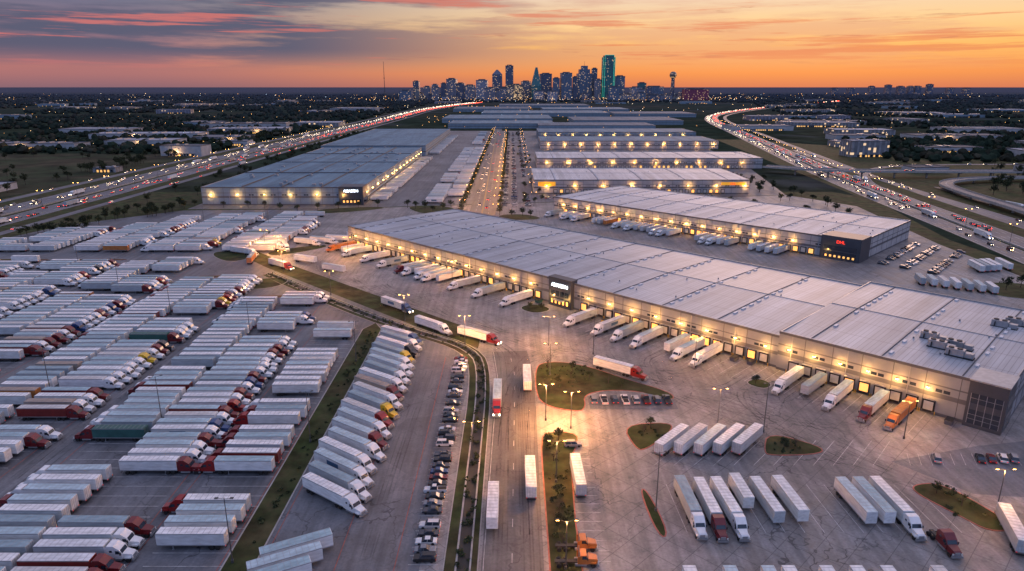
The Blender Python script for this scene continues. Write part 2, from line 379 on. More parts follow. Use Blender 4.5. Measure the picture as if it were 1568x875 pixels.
island('planted_island',[(32,180),(46,182),(47,177.5),(36,165),(33.5,167)],'rkerb')
island('planted_island',[(68,165),(73,176),(85,168),(84,163.5),(69,162.5)],'rkerb')
island('planted_island',[(31,147),(33.3,147),(35,129),(32,128)],'rkerb')
island('planted_island',[(99,149),(107,150),(112,138),(113,131),(106,130),(103,136),(98,145)],'rkerb')
island('planted_island',[(77,210),(84,214),(87,208),(82,204)],'kerb')
island('planted_island',[(2,290),(10,297),(19,288),(10,281)],'kerb')
for P in ([(-148,398),(-120,418),(-112,412),(-126,396),(-140,386)],[(-178,400),(-160,398),(-150,380),(-160,372),(-176,388)],[(-106,437),(-92,462),(-86,455),(-100,432)],[(-90,560),(-60,566),(-40,540),(-44,520),(-70,522)],[(-140,330),(-122,343),(-112,334),(-118,320),(-135,318)],
          [(-160,545),(-110,560),(-100,548),(-150,520)],[(-12,520),(10,525),(25,505),(10,498),(-8,500)],[(150,560),(190,590),(225,560),(200,540)],[(225,330),(262,332),(255,300),(228,305)],[(140,262),(170,266),(160,250)]):
    island('planted_island',P,'kerb')
# ------------------------------------------------------------ vehicles
TM=['body','troof','under','tire','tail','metal','logo']
def trailer(mb,L=14.5,logo=False):
    a,b_=-L/2,L/2
    mb.box(a,b_,-1.28,1.28,1.15,4.02,0)
    mb.box(a+.09,b_-.09,-1.19,1.19,3.98,4.07,1)
    x=a+.7
    while x<b_-.5: mb.box(x,x+.07,-1.17,1.17,4.05,4.10,5); x+=1.25
    for s in (-1,1):
        y0,y1=(1.27,1.31) if s>0 else (-1.31,-1.27)
        mb.box(a,b_,y0,y1,1.15,1.36,5); mb.box(a,b_,y0,y1,3.88,4.04,5)
        if logo: mb.box(-2.2,2.2,*( (1.275,1.30) if s>0 else (-1.30,-1.275)),2.1,3.3,6)
    mb.box(a-.03,a+.02,-1.2,-.03,1.25,3.95,0); mb.box(a-.03,a+.02,.03,1.2,1.25,3.95,0)
    mb.box(a-.05,a+.05,-1.28,1.28,1.0,1.22,5)
    for y in (-.9,-.35,.35,.9): mb.box(a-.07,a-.03,y-.03,y+.03,1.3,3.9,5)
    mb.box(a-.08,a-.02,-1.2,-.95,1.03,1.17,4); mb.box(a-.08,a-.02,.95,1.2,1.03,1.17,4)
    mb.box(a-.02,a+.1,-1.1,1.1,.5,.62,2)
    mb.box(a+.3,b_-.4,-.5,.5,.95,1.15,2)
    for x in (a+1.7,a+2.95):
        for y in (-.98,.98): mb.cyl((x,y,.5),.5,.56,'y',3,10)
        mb.cyl((x,0,.5),.1,1.8,'y',2,6)
    mb.box(a+3.55,a+3.6,-1.25,-.7,.25,1.0,2); mb.box(a+3.55,a+3.6,.7,1.25,.25,1.0,2)
    for y in (-.9,.9): mb.box(b_-3.3,b_-3.12,y-.09,y+.09,.06,1.15,5); mb.box(b_-3.45,b_-2.97,y-.15,y+.15,.0,.07,5)
def tractor(mb,L=14.5,mats=(2,3,4,5,7,8,9),daycab=False):
    un,ti,ta,me,cab,gl,hd=mats
    o=L/2-7.25
    f=lambda x:x+o
    mb.box(f(3.9),f(12.6),-.45,.45,.75,1.0,un)
    for x in (4.7,6.05):
        for y in (-.95,.95): mb.cyl((f(x),y,.52),.52,.6,'y',ti,10)
    for y in (-1.02,1.02): mb.cyl((f(11.75),y,.52),.52,.34,'y',ti,10)
    back=7.75 if not daycab else 9.0
    zt=3.95 if not daycab else 3.0
    mb.prism([(f(back),.95),(f(10.75),.95),(f(10.75),2.15),(f(10.35),3.02),(f(9.75),3.45 if not daycab else 3.05),(f(9.1),zt),(f(back),zt)],-1.2,1.2,cab)
    mb.poly([(f(10.765),-1.08,2.2),(f(10.765),1.08,2.2),(f(10.39),.98,2.98),(f(10.39),-.98,2.98)],gl)
    for s in (-1,1):
        y=1.21*s
        mb.poly([(f(9.4),y,2.1),(f(10.5),y,2.1),(f(10.2),y,2.85),(f(9.4),y,2.85)][::s],gl)
        if not daycab: mb.poly([(f(8.2),y,2.5),(f(8.8),y,2.5),(f(8.8),y,2.95),(f(8.2),y,2.95)][::s],gl)
        mb.box(f(8.0),f(10.4),min(.75*s,1.15*s),max(.75*s,1.15*s),.45,.96,me)
        mb.box(f(10.45),f(10.6),min(1.22*s,1.55*s),max(1.22*s,1.55*s),2.0,2.6,un)
        mb.box(f(11.15),f(12.35),min(.88*s,1.22*s),max(.88*s,1.22*s),1.0,1.32,cab)
        mb.box(f(12.6),f(12.78),min(.72*s,1.08*s),max(.72*s,1.08*s),1.0,1.35,hd)
        mb.cyl((f(back-.12),1.05*s,2.3),.09,3.0,'z',me,6)
        mb.box(f(back-.5),f(back),min(1.1*s,1.18*s),max(1.1*s,1.18*s),1.0,zt-.3,cab)
    mb.prism([(f(10.7),.9),(f(12.65),.9),(f(12.7),1.55),(f(12.45),1.85),(f(10.7),2.18)],0,0,cab,w=[1.05,.85,.8,.78,1.06])
    mb.box(f(12.68),f(12.76),-.55,.55,.95,1.6,me)
    mb.box(f(12.55),f(12.95),-1.2,1.2,.42,.85,me)
VM={}
def mk_truck(key,cab,body='body',roof='troof',L=14.5,lit=False,logo=False):
    mb=MB(); trailer(mb,L,logo); tractor(mb,L)
    VM[key]=mb.mesh('semi_truck_mesh_'+key,[body,roof,'under','tire','tailon' if lit else 'tail','metal','logo','cab_'+cab,'glass','headon' if lit else 'head'])
for k in CAB: mk_truck('t_'+k,k)
mk_truck('t_white_lg','white',logo=True); mk_truck('lit_white','white',lit=True); mk_truck('lit_red','red',lit=True); mk_truck('lit_blue','blue',lit=True,logo=True)
mk_truck('t_redbox','dred','box_red'); mk_truck('t_greenbox','dred','box_green','box_green'); mk_truck('t_orangebox','white','box_orange'); mk_truck('t_obox','orange','box_orange','box_orange')
for k,a in (('tr',dict()),('tr_lg',dict(logo=True)),('tr_s',dict(L=10.5))):
    mb=MB(); trailer(mb,**a); VM[k]=mb.mesh('semi_trailer_mesh_'+k,TM)
mb=MB(); trailer(mb); VM['tr_o']=mb.mesh('semi_trailer_mesh_o',['box_orange','troof','under','tire','tail','metal','logo'])
mb=MB(); tractor(mb,0,daycab=True); VM['yard']=mb.mesh('tractor_unit_mesh',['body','troof','under','tire','tail','metal','logo','cab_orange','glass','head'])
mb=MB(); tractor(mb,0); VM['bob']=mb.mesh('tractor_unit_mesh2',['body','troof','under','tire','tail','metal','logo','cab_dred','glass','head'])
def car_mesh(kind,lit=False):
    mb=MB()
    if kind=='sedan': L,h,r0,r1,t0,t1=2.35,.82,-1.5,1.0,-.95,.25; top=1.42
    elif kind=='suv': L,h,r0,r1,t0,t1=2.4,.98,-2.25,1.1,-2.0,.45; top=1.75
    else: L,h,r0,r1,t0,t1=2.85,1.02,-.45,1.35,-.3,.75; top=1.85
    mb.prism([(-L,.42),(-L+.15,.28),(L-.2,.28),(L,.45),(L-.05,h-.16),(L-.35,h-.04),(r1,h),(r0,h),(-L+.12,h-.03),(-L,h-.15)],0,0,0,w=[.86,.88,.88,.8,.8,.86,.9,.9,.86,.84])
    mb.frus((r0,r1,-.86,.86),(t0,t1,-.66,.66),h-.01,top-.04,1,1); mb.box(t0+.02,t1-.02,-.64,.64,top-.05,top,0)
    if kind!='pickup':
        for s in (-1,1): mb.limb(((r0+r1)/2,.865*s,h),((t0+t1)/2,.67*s,top-.03),.05,.05,0,4)
    else: mb.box(-L+.15,-.55,-.72,.72,h-.02,h+.01,2)
    for x in (-L*.62,L*.62):
        for y in (-.82,.82): mb.cyl((x,y,.34),.34,.24,'y',2,10)
    for s in (-1,1):
        mb.box(L-.06,L+.01,min(.45*s,.75*s),max(.45*s,.75*s),h-.32,h-.18,3); mb.box(-L-.02,-L+.05,min(.5*s,.82*s),max(.5*s,.82*s),h-.35,h-.2,4)
    return mb.mesh('car_mesh_'+kind,['carp','glass','tire','headon' if lit else 'head','tailon' if lit else 'tail'])
CARS=[car_mesh('sedan'),car_mesh('suv'),car_mesh('pickup'),car_mesh('sedan')]
CARL=[car_mesh('sedan',True),car_mesh('suv',True)]
cabs_pool=['t_white']*14+['t_white_lg','t_red','t_red','t_dred','t_dred','t_dred','t_dred','t_blue','t_yellow','t_black','t_redbox']
def truck(key,x,y,deg): return inst('semi_truck',VM[key],(x,y,.03),rad(deg))
def trl(x,y,deg,key=None):
    return inst('semi_trailer',VM[key or ('tr_lg' if R()<.06 else 'tr_o' if R()<.012 else 'tr')],(x,y,.03),rad(deg))
def row(xc,y0,y1,face,pc=.35,pitch=4.1,ang=0,occ=.94,tilt=0,mark=True,run=.3):
    y=y0; cab=R()<pc; empty=0
    while y<y1:
        if R()<run: cab=R()<pc
        if empty>0: empty-=1
        else:
            if R()>occ: empty=random.choice([0,0,1,2,3])
            else:
                x=xc+tilt*(y-200)+U(-.6,.6); a=ang+(0 if face>0 else 180)+U(-1,1)
                if cab: truck(random.choice(cabs_pool) if R()>.008 else 't_greenbox',x-face*.3,y+U(-.15,.15),a)
                else: trl(x,y+U(-.15,.15),a if R()<.7 else a+180)
        if mark:
            c,s=math.cos(rad(ang)),math.sin(rad(ang)); x=xc+tilt*(y-200); ym=y+pitch/2; h=8.3
            mk.poly([(x-h*c-.06*s,ym-h*s-.06,.044),(x+h*c+.06*s,ym+h*s-.06,.044),(x+h*c,ym+h*s+.07,.044),(x-h*c,ym-h*s+.07,.044)],0)
        y+=pitch
row(-44.5,143,256,1,.9,6.0,-36,.95)
for i,k in enumerate(('tr','tr','t_white')): trl(-47+i*1.0,113+i*4.4,27,'tr')
row(-69.5,100,262,-1,.6,4.2,0,.88,-.02)
P=[(-93.5,-110.2,100,303,-.03),(-139,-156,100,335,0),(-183.5,-200.5,120,368,0),(-228,-245,140,372,0),(-272,-289,170,372,0)]
for xr,xl,a,b_,t in P:
    row(xr,a,b_,1,.8,4.2,0,.92,t,run=.4); row(xl,a,b_-6,-1,.38,4.2,0,.94,t)
    y0,y1=a-5,b_+4
    for xx in (xr+9.5,xl-9.5): mk.poly([(xx+t*(y0-200),y0,.044),(xx+.22+t*(y0-200),y0,.044),(xx+.22+t*(y1-200),y1,.044),(xx+t*(y1-200),y1,.044)],1)
row(-317,230,372,1,.3)
for xx in (-60.5,-52,-36.5,-79.5,-24.3): mk.poly([(xx,80,.044),(xx+.2,80,.044),(xx+.2,258 if xx!=-24.3 else 232,.044),(xx,258 if xx!=-24.3 else 232,.044)],1)
for xr,b_ in ((-149,522),(-193,512),(-237,500),(-280,458)):
    row(xr,398,b_,1,.35,4.1,0,.9); row(xr-17,398,b_-6,-1,.15,4.1,0,.92)
row(-312,398,425,1,.1)
for xr,b_ in ((-105,306),(-147.5,341),(-192,373),(-236.5,377),(-280.5,377)):
    island('planted_island',[(xr-18,b_),(xr+18,b_),(xr+14,b_+3),(xr-14,b_+3)],'rkerb',1)
y=104
while y<232:
    if R()<.74: inst('parked_car',random.choice(CARS),(-18.4+U(-.3,.3),y,.025),rad(180 if R()<.5 else 0)+U(-.03,.03))
    mk.poly([(-21.5,y+1.35,.044),(-15.3,y+1.35,.044),(-15.3,y+1.47,.044),(-21.5,y+1.47,.044)],0)
    y+=2.8
truck('lit_blue',-53,290,-43); truck('t_white',-34,263,-42); truck('lit_red',-15,251,-36); truck('t_red',35,219,-37)
truck('lit_red',-4.6,197,-90); trl(5.0,209,90); trl(4.6,149,90); trl(-4.4,137,-90,'tr')
trl(16.4,150,91,'tr')
for i in range(5): trl(43.8+i*5.2,167.5+U(-.5,.5),48+U(-1,1),'tr')
for x,k in ((41,'t_white'),(45.4,'t_dred'),(49.8,'t_white'),(54.6,'tr_s'),(59.4,'tr'),(65,'tr'),(80,'tr'),(84.2,'tr'),(88.4,'t_white')):
    inst('semi_trailer' if k[:2]=='tr' else 'semi_truck',VM[k],(x,139.5+(3 if k=='tr_s' else 0)+U(-.7,.7),.03),rad(-88+U(-1,1)))
inst('tractor_unit',VM['bob'],(92.8,126.5,.03),rad(-88)); 
for x in (35,43,50.5,54.6,62,68,74,84): trl(x,107,-90,'tr')
trl(109.5,128.5,70,'tr'); trl(113,124,70,'tr')
for i in range(17):
    x=38.8+i*4.35
    mk.poly([(x,130,.044),(x+.13,130,.044),(x-.4,149,.044),(x-.53,149,.044)],0)
for i in range(14):
    x=36+i*4.35; mk.poly([(x,98,.044),(x+.13,98,.044),(x+.13,116,.044),(x,116,.044)],0)
for i in range(12):
    x=37+i*5.2; mk.poly([(x,158,.044),(x+.15,158,.044),(x+11.6,171,.044),(x+11.4,171,.044)],0)
for i in range(22):
    y=100+i*3.4; mk.poly([(15.2,y,.044),(20.6,y,.044),(20.6,y+.12,.044),(15.2,y+.12,.044)],0)
inst('parked_car',CARS[1],(16.8,168,.03),rad(3)); inst('parked_truck',VM['yard'],(12.6,124.5,.03),0); inst('parked_truck',VM['yard'],(12.2,119.5,.03),0)
sheet('service_parking_pavement',[(24,190),(51,190),(51,197),(42,202),(30,203),(24,199)],.165,'lot')
for i in range(8):
    inst('parked_pickup' if i%2 else 'parked_car',CARS[2 if i%2 else 1],(25.5+i*3.3,195.5,.17),rad(92),(1.1,1.1,1.1))
sheet('staff_parking_pavement',[(100,160),(128,168),(150,172),(150,140),(112,145)],.030,'lot')
for i in range(14):
    x=104+i*2.9; mk.poly([(x,158,.044),(x+.12,158,.044),(x+2.5,164,.044),(x+2.38,164,.044)],0)
    if i in (2,6,7,8,9,11,13): inst('parked_car',random.choice(CARS),(x+2.6,160.7,.035),rad(67))
# ------------------------------------------------------------ warehouses
WM=['wall','band','trim','joint','frame','door','yel','metal','glass','warm','roofA','warmdim','darkw','kerb']
def warehouse(name,loc,rz,L,D,H,dock=(),lights=(),roof='roofA',wall='wall',power=300,skyl=True,doorlit=.26,sky_pitch=24,win=True):
    mb=MB(); e=.45
    mb.poly([(0,0,0),(L,0,0),(L,0,H),(0,0,H)],0); mb.poly([(L,0,0),(L,D,0),(L,D,H),(L,0,H)],0)
    mb.poly([(L,D,0),(0,D,0),(0,D,H),(L,D,H)],0); mb.poly([(0,D,0),(0,0,0),(0,0,H),(0,D,H)],0)
    for a in ((0,L,0,e),(0,L,D-e,D),(0,e,e,D-e),(L-e,L,e,D-e)): mb.box(a[0],a[1],a[2],a[3],H-.9,H+.05,7,bottom=False)
    rz0=H-.45; rr=H+.35
    mb.poly([(e,e,rz0),(L-e,e,rz0),(L-e,D/2,rr),(e,D/2,rr)],10); mb.poly([(e,D/2,rr),(L-e,D/2,rr),(L-e,D-e,rz0),(e,D-e,rz0)],10)
    mb.poly([(e,e,rz0),(e,D/2,rr),(e,D-e,rz0)],10); mb.poly([(L-e,e,rz0),(L-e,D-e,rz0),(L-e,D/2,rr)],10)
    def band(z0,z1,p,m):
        mb.box(-p,L+p,-p,-.001,z0,z1,m); mb.box(-p,L+p,D+.001,D+p,z0,z1,m)
        mb.box(-p,-.001,0,D,z0,z1,m); mb.box(L+.001,L+p,0,D,z0,z1,m)
    band(H-.8,H+.08,.12,2); band(H*.66,H*.69,.05,1); band(0,.9,.04,1); band(H*.40,H*.50,.035,1)
    x=9
    while x<L-3: mb.box(x,x+.18,-.07,-.002,.0,H-.85,3); mb.box(x,x+.18,D+.002,D+.07,0,H-.85,3); x+=9.1
    y=9
    while y<D-3: mb.box(-.07,-.002,y,y+.18,0,H-.85,3); mb.box(L+.002,L+.07,y,y+.18,0,H-.85,3); y+=9.1
    if win:
        x=3
        while x<L-6:
            if R()<.75:
                for k in range(2): mb.box(x+k*2.1,x+k*2.1+1.7,-.09,-.003,H*.53,H*.60,8)
            x+=9.1
    for s in dock:
        mb.box(s-1.75,s+1.75,-.45,-.004,1.0,4.3,4)
        mb.box(s-1.3,s+1.3,-.5,-.4,1.2,3.9,11 if R()<doorlit else 5)
        mb.box(s-2.15,s-1.95,-.9,-.7,0,1.2,6); mb.box(s+1.95,s+2.15,-.9,-.7,0,1.2,6)
        mb.box(s-1.2,s+1.2,-.85,-.5,.7,1.15,4); mb.box(s-1.5,s+1.5,-1.0,-.05,4.6,4.75,7)
    x=4.5
    while x<L: mb.box(x,x+.22,-.22,-.02,.9,H-.9,7); x+=18.2
    if skyl:
        x=sky_pitch*.5; k=0
        while x<L-4:
            for ya,za,yb,zb in ((.6,rz0+.05,D/2,rr+.05),(D/2,rr+.05,D-.6,rz0+.05)): mb.limb((x-.8,ya,za),(x-.8,yb,zb),.22,.22,3,4)
            y=4+U(0,2)
            while y<D-5:
                z=rz0+(rr-rz0)*(1-abs(y-D/2)/(D/2))
                if R()<.72: mb.box(x,x+.9,y,y+2.6,z-.1,z+.4,14)
                y+=6.5
            x+=sky_pitch
        mb.limb((.6,D/2,rr+.05),(L-.6,D/2,rr+.05),.2,.2,7,4)
    for _ in range(int(L*D/900)):
        x,y=U(3,L-3),U(3,D-3); z=rz0+(rr-rz0)*(1-abs(y-D/2)/(D/2)); mb.cyl((x,y,z+.35),.3,.7,'z',7,6)
    mats=list(WM)+['roofwhite']; mats[10]=roof; mats[0]=wall
    for s in lights: mb.box(s-.4,s+.4,-.75,-.1,H*.60,H*.60+.18,4); mb.box(s-.38,s+.38,-.78,-.15,H*.60-.2,H*.60,9)
    o=mb.obj(name,mats,loc,rz)
    for s in lights: plight('wall_light',(s,-1.9,H*.60-.5),power*U(.75,1.25),(1,.46,.11),.25,o)
    return o
M['roofwhite']=pmat('skylight_panel',(.60,.60,.62),.5,.1,.5)
def text(name,s,size,loc,rot,mat,parent):
    cu=bpy.data.curves.new(name,'FONT'); cu.body=s; cu.size=size; cu.extrude=.06; cu.align_x='CENTER'; cu.offset=.01*size
    cu.materials.append(M[mat]); o=bpy.data.objects.new(name,cu); o.location=loc; o.rotation_euler=rot; COL.objects.link(o); o.parent=parent; return o
A45=rad(-45)
docks1=[x for x in rangef(7,272,4.55) if not 166<x<188]
W=warehouse('warehouse',(-102,417.5,0),A45,276,87,12,docks1,[x for x in rangef(9,272,11.4) if not 168<x<184],power=1600)
mb=MB()
mb.box(0,13,-2.2,2,0,13.2,0); mb.box(1,12,-2.28,-2.19,1,4.2,1); mb.box(-.2,13.2,-2.4,2.1,13.0,13.35,0); mb.box(3.5,9.5,-4.2,-2.2,3.4,3.6,2)
for k in range(4): mb.box(1.4+k*2.7,3.6+k*2.7,-2.30,-2.28,5,7.4,1)
for k in range(5): mb.box(1.6+k*2.2,2.6+k*2.2,-2.33,-2.27,1.4,3.2,3)
eb=mb.obj('entrance_block',['darkw','glass','metal','warmdim'],(170,0,0)); eb.parent=W
text('sign_letters','AMAZON',2.2,(6.5,-2.45,9.3),(rad(90),0,0),'sign',eb)
for x in (2,11): plight('wall_light',(x,-3.8,4.5),1200,(1,.50,.14),.3,eb)
docks2=rangef(6,52,4.6)
W2=warehouse('warehouse',(-102+.7071*276.0-.7,417.5-.7071*276-.7,0),A45,66,88.5,14,docks2,rangef(4,52,8.5),power=2000,sky_pitch=22)
mb=MB()
mb.box(0,9.5,-1.5,10,0,14.3,0); mb.box(.8,8.7,-1.57,-1.49,7.5,10.5,1); mb.box(.8,8.7,-1.57,-1.49,1.2,5.5,1); mb.box(9.49,9.57,0,9,7.5,10.5,1); mb.box(9.49,9.57,0,9,1.2,5.5,1)
mb.box(-.2,9.7,-1.7,10.2,14.2,14.6,2)
for k in range(5): mb.box(.8+k*1.95,.95+k*1.95,-1.62,-1.56,1.2,10.5,2)
for z in (2.6,4.0,9.0): mb.box(.8,8.7,-1.6,-1.575,z,z+.1,2)
ob=mb.obj('corner_office',['darkw','glass','metal'],(56.8,0,0)); ob.parent=W2
def hvac(x,y,z,par):
    mb=MB(); mb.box(0,5,0,2.6,.3,2.4,0); mb.box(5.1,7.5,.3,2.3,.3,1.8,0); mb.box(-.2,7.7,-.1,2.7,0,.3,1)
    for k in (1.2,3.6): mb.cyl((k,1.3,2.5),.8,.35,'z',1,12)
    mb.box(1.0,1.3,-.6,0,.5,1.9,1); o=mb.obj('rooftop_unit',['metal','under'],(x,y,z)); o.parent=par
for x,y in ((40,20),(44,24),(36,27),(46,16),(50,58),(53,64)): hvac(x,y,14,W2)
def fpt(s,d): return (-102+.7071*s-.7071*d, 417.5-.7071*s-.7071*d)
for s,k in ((9,'t_obox'),(18,'tr'),(26.5,'t_white'),(45,'t_white'),(62,'t_white_lg'),(78,'t_dred'),(84,'t_white'),(89.5,'tr'),(95,'t_white'),(101,'t_white'),(107,'tr'),(122,'t_white'),(139.5,'t_white'),(158,'t_white'),(196,'t_white'),(210.5,'t_white_lg'),(219.8,'t_white'),(229,'t_white'),(241,'tr'),(247,'t_white'),(254.5,'t_white'),(285,'t_white'),(292.5,'tr'),(301,'t_white'),(311.5,'t_dred'),(319,'t_obox')):
    x,y=fpt(s,8.6+(0 if s<276 else 1)); inst('semi_truck' if k[:2]!='tr' else 'semi_trailer',VM[k],(x,y,.03),rad(-135+U(-1.5,1.5)))
for s in rangef(7,330,4.55):
    if 166<s<188: continue
    a=fpt(s-2.27,1.5);c_=fpt(s-2.27,19); q=.1
    mk.poly([(a[0],a[1],.044),(a[0]+q,a[1]-q,.044),(c_[0]+q,c_[1]-q,.044),(c_[0],c_[1],.044)],0)
for s in (70,115,132,150,165,190,204,236,262,268,330):
    x,y=fpt(s,3+U(0,2)); mb=MB(); mb.frus((-1.6,1.6,-.9,.9),(-1.8,1.8,-1.0,1.0),.1,1.5,0,1); mb.box(-1.85,1.85,-1.05,-1.0,1.3,1.55,1); mb.box(-1.85,1.85,1.0,1.05,1.3,1.55,1)
    for w_ in (-1.2,1.2): mb.cyl((w_,0,.12),.12,1.6,'y',1,6)
    mb.obj('dumpster',[random.choice(['yel','band','box_green']),'under'],(x,y,.03),rad(45))
tm=MB()
def tmark(p,z):
    p=chaikin(p,3,False)
    for d in (-1.0,1.0): ribbon(tm,p,d-.16,d+.16,z)
for i in range(70):
    s=random.choice(docks1+[270+q for q in docks2]); sg=random.choice((-1,1)); r=U(18,34)
    a=fpt(s,14); b1=fpt(s,26+U(0,8)); c1=fpt(s+sg*r,38+U(0,10)); d1=fpt(s+sg*r*2.4,42+U(0,12))
    tmark([a,b1,c1,d1],.05+i*.0006)
for i in range(8):
    x0=U(-5,5); tmark([(x0,U(60,170)),(x0,222),(x0-4,U(240,255)),(x0-40,U(275,292)),(x0-95,U(325,345))] if i%2 else [(x0,U(60,150)),(x0,205),(x0+14,U(238,250)),(x0+60,U(205,225)),(x0+95,U(160,178))],.098+i*.0006)
for i in range(16):
    xx=random.choice((-31,-30,-84,-125,-170,-214))+U(-4,4); y0=U(60,200); tmark([(xx,y0),(xx+U(-1,1),y0+60),(xx+U(-2,2),y0+U(80,130))],.118+i*.0006)
tm.obj('tyre_marks',['tyrem'])
docks3=[x for x in rangef(8,205,4.6)]
W3=warehouse('warehouse',(33,532,0),A45,228,88,12.5,docks3,rangef(10,200,12),'roofB','wall2',power=1500)
mb=MB(); mb.box(0,22,-1.2,14,0,13.4,0); mb.box(2,20,-1.27,-1.19,1.2,4.6,1); mb.box(2,20,-1.27,-1.19,5.4,8,1)
for k in range(7): mb.box(3+k*2.5,4.2+k*2.5,-1.30,-1.275,1.4,2.6,3)
cb=mb.obj('corner_office',['darkw','glass','glass','warmdim'],(206.5,0,0)); cb.parent=W3; text('sign_letters','DHL',2.4,(11,-1.4,9.6),(rad(90),0,0),'signr',cb)
plight('wall_light',(4,-3,5),700,(1,.50,.14),.3,cb)
def f3(s,d): return (33+.7071*s-.7071*d,532-.7071*s-.7071*d)
for s in rangef(10,200,5.2):
    if R()<.62: x,y=f3(s,8.8); (truck('t_white',x,y,-135) if R()<.35 else trl(x,y,-135))
for s in rangef(120,325,4.2):
    if R()<.75: x,y=fpt(s,-96-3*R()); trl(x,y,-135)
for s in rangef(20,120,6):
    if R()<.4: x,y=fpt(s,-98); inst('parked_car',random.choice(CARS),(x,y,.03),rad(-135))
W4=warehouse('warehouse',(-258,566,0),0,134,385,15,(),rangef(8,130,22),'roofC','wallB',power=2800,sky_pitch=30,skyl=False)
W5=warehouse('warehouse',(-270,980,0),0,148,400,15,(),(),'roofC','wallB',skyl=False)
mb=MB(); mb.box(0,20,-1,16,0,15.4,0); mb.box(19.9,20.1,1,14,2,6,2); mb.box(2,18,-1.1,-.99,2,5,2)
for k in range(5): mb.box(3+k*3,4.6+k*3,-1.15,-1.11,2.2,4,1)
cb=mb.obj('corner_office',['darkw','warmdim','glass'],(114.4,0,0)); cb.parent=W4; text('sign_letters','AMAZON',2.8,(10,-1.2,11),(rad(90),0,0),'sign',cb)
mb=MB()
for s in rangef(20,380,4.8): 
    mb.box(134.002,134.35,s-1.7,s+1.7,1,4.3,0); mb.box(134.3,134.4,s-1.25,s+1.25,1.2,3.9,1)
for s in rangef(14,385,26): mb.box(134.01,134.8,s-.4,s+.4,8.8,9.15,2)
db=mb.obj('dock_doors',['frame','door','warm'],(0,0,0)); db.parent=W4
for s in rangef(24,380,45): plight('wall_light',(136.5,s,8.4),3200,(1,.5,.15),.4,W4)
mb=MB()
for ys in (95,190,290): mb.box(.6,133.4,ys-.4,ys+.4,15.2,15.9,0)
for xs in (34,67,100): mb.box(xs-.3,xs+.3,.6,384,14.8,15.75,0)
for _ in range(40): xx,yy=U(6,128),U(6,378); mb.box(xx,xx+3,yy,yy+2,15.0,16.6,1)
rb=mb.obj('roof_ridges',['trim','metal'],(0,0,0)); rb.parent=W4
for s in rangef(588,940,4.8):
    if R()<.8: trl(-115,s,0)
for s in rangef(1000,1370,5.2):
    if R()<.7: trl(-113,s,0)
row(-66,575,760,1,.2,4.4,0,.85); row(-50,575,760,-1,.2,4.4,0,.85); row(-66,780,1100,1,.1,4.6,0,.8,0,False); row(-50,780,1100,-1,.1,4.6,0,.8,0,False)
row(-60,1130,1500,1,.1,5,0,.7,0,False)
for (x0,y0,L,D,H,rf,wl) in ((20,628,198,94,13,'roofB','wall2'),(30,826,270,84,13,'roofB','wall2'),(45,1094,280,108,13,'roofC','wall2'),(50,1312,296,118,13,'roofC','wallB')):
    o=warehouse('warehouse',(x0,y0,0),0,L,D,H,rangef(20,L-20,5.5) if y0<900 else (),rangef(12,L,26),rf,wl,power=2400,sky_pitch=40,skyl=y0<900)
    if y0==628:
        mb=MB(); mb.box(4,20,-.3,-.13,7.2,11.2,0); mb.box(172,194,-.3,-.13,8.0,10.8,0); s=mb.obj('sign_panel',['signy']); s.parent=o
        text('sign_letters','DHL',3.0,(12,-.42,8.1),(rad(90),0,0),'signr',s); text('sign_letters','DHL',2.6,(183,-.42,8.4),(rad(90),0,0),'signr',s)
for (x,y,w,d,rf) in ((-150,1640,250,160,'roofC'),(60,1560,260,140,'roofD'),(-190,1900,300,260,'roofC'),(160,1800,280,220,'roofD'),(-100,2300,420,260,'roofC'),(330,2250,260,200,'roofD'),(-230,2750,300,300,'roofD'),(120,2700,330,260,'roofC'),(-60,3250,420,300,'roofD')):
    warehouse('warehouse',(x,y,0),0,w,d,12,(),(),rf,'wallB',skyl=False,win=False)
y=560
while y<1500:
    for xx in (-6,2,13):
        for k in range(6 if y<1100 else 3):
            if R()<.6 and not (xx==13 and 620<y<740): inst('parked_car',random.choice(CARS),(xx+U(-.3,.3),y+k*2.9,.03),rad(0 if R()<.5 else 180))
    y+=24 if y<1100 else 40
for yb in (770,785,800):
    for i in range(60):
        if R()<.55: inst('parked_car',random.choice(CARS),(40+i*3.6,yb,.03),rad(90))
for yb in (600,612,):
    for i in range(45):
        if R()<.6: inst('parked_car',random.choice(CARS),(30+i*3.4,yb,.03),rad(90))
for i in range(26):
    for d in (0,9,20):
        if R()<.65: inst('parked_car',random.choice(CARS),(206+i*1.95+d*.8,368+i*2.05-d,.03),rad(-45))
for i in range(6):
    if R()<.9: trl(250+i*3.6,356+i*.9,80)
for i in range(8):
    if R()<.9: trl(205+i*4.2,330-i*2.6,75,'tr_s')
for i in range(7): 
    if R()<.8: truck('t_white',-158+i*9+U(-2,2),392+i*7.5+U(-4,4),-40+U(-30,30))
trl(-116,372,-25); truck('lit_red',-128,362,-38); trl(-95,352,-28); truck('t_orangebox',-147,374,100)
mk.obj('pavement_markings',['white_l','red_l','yel_l'])
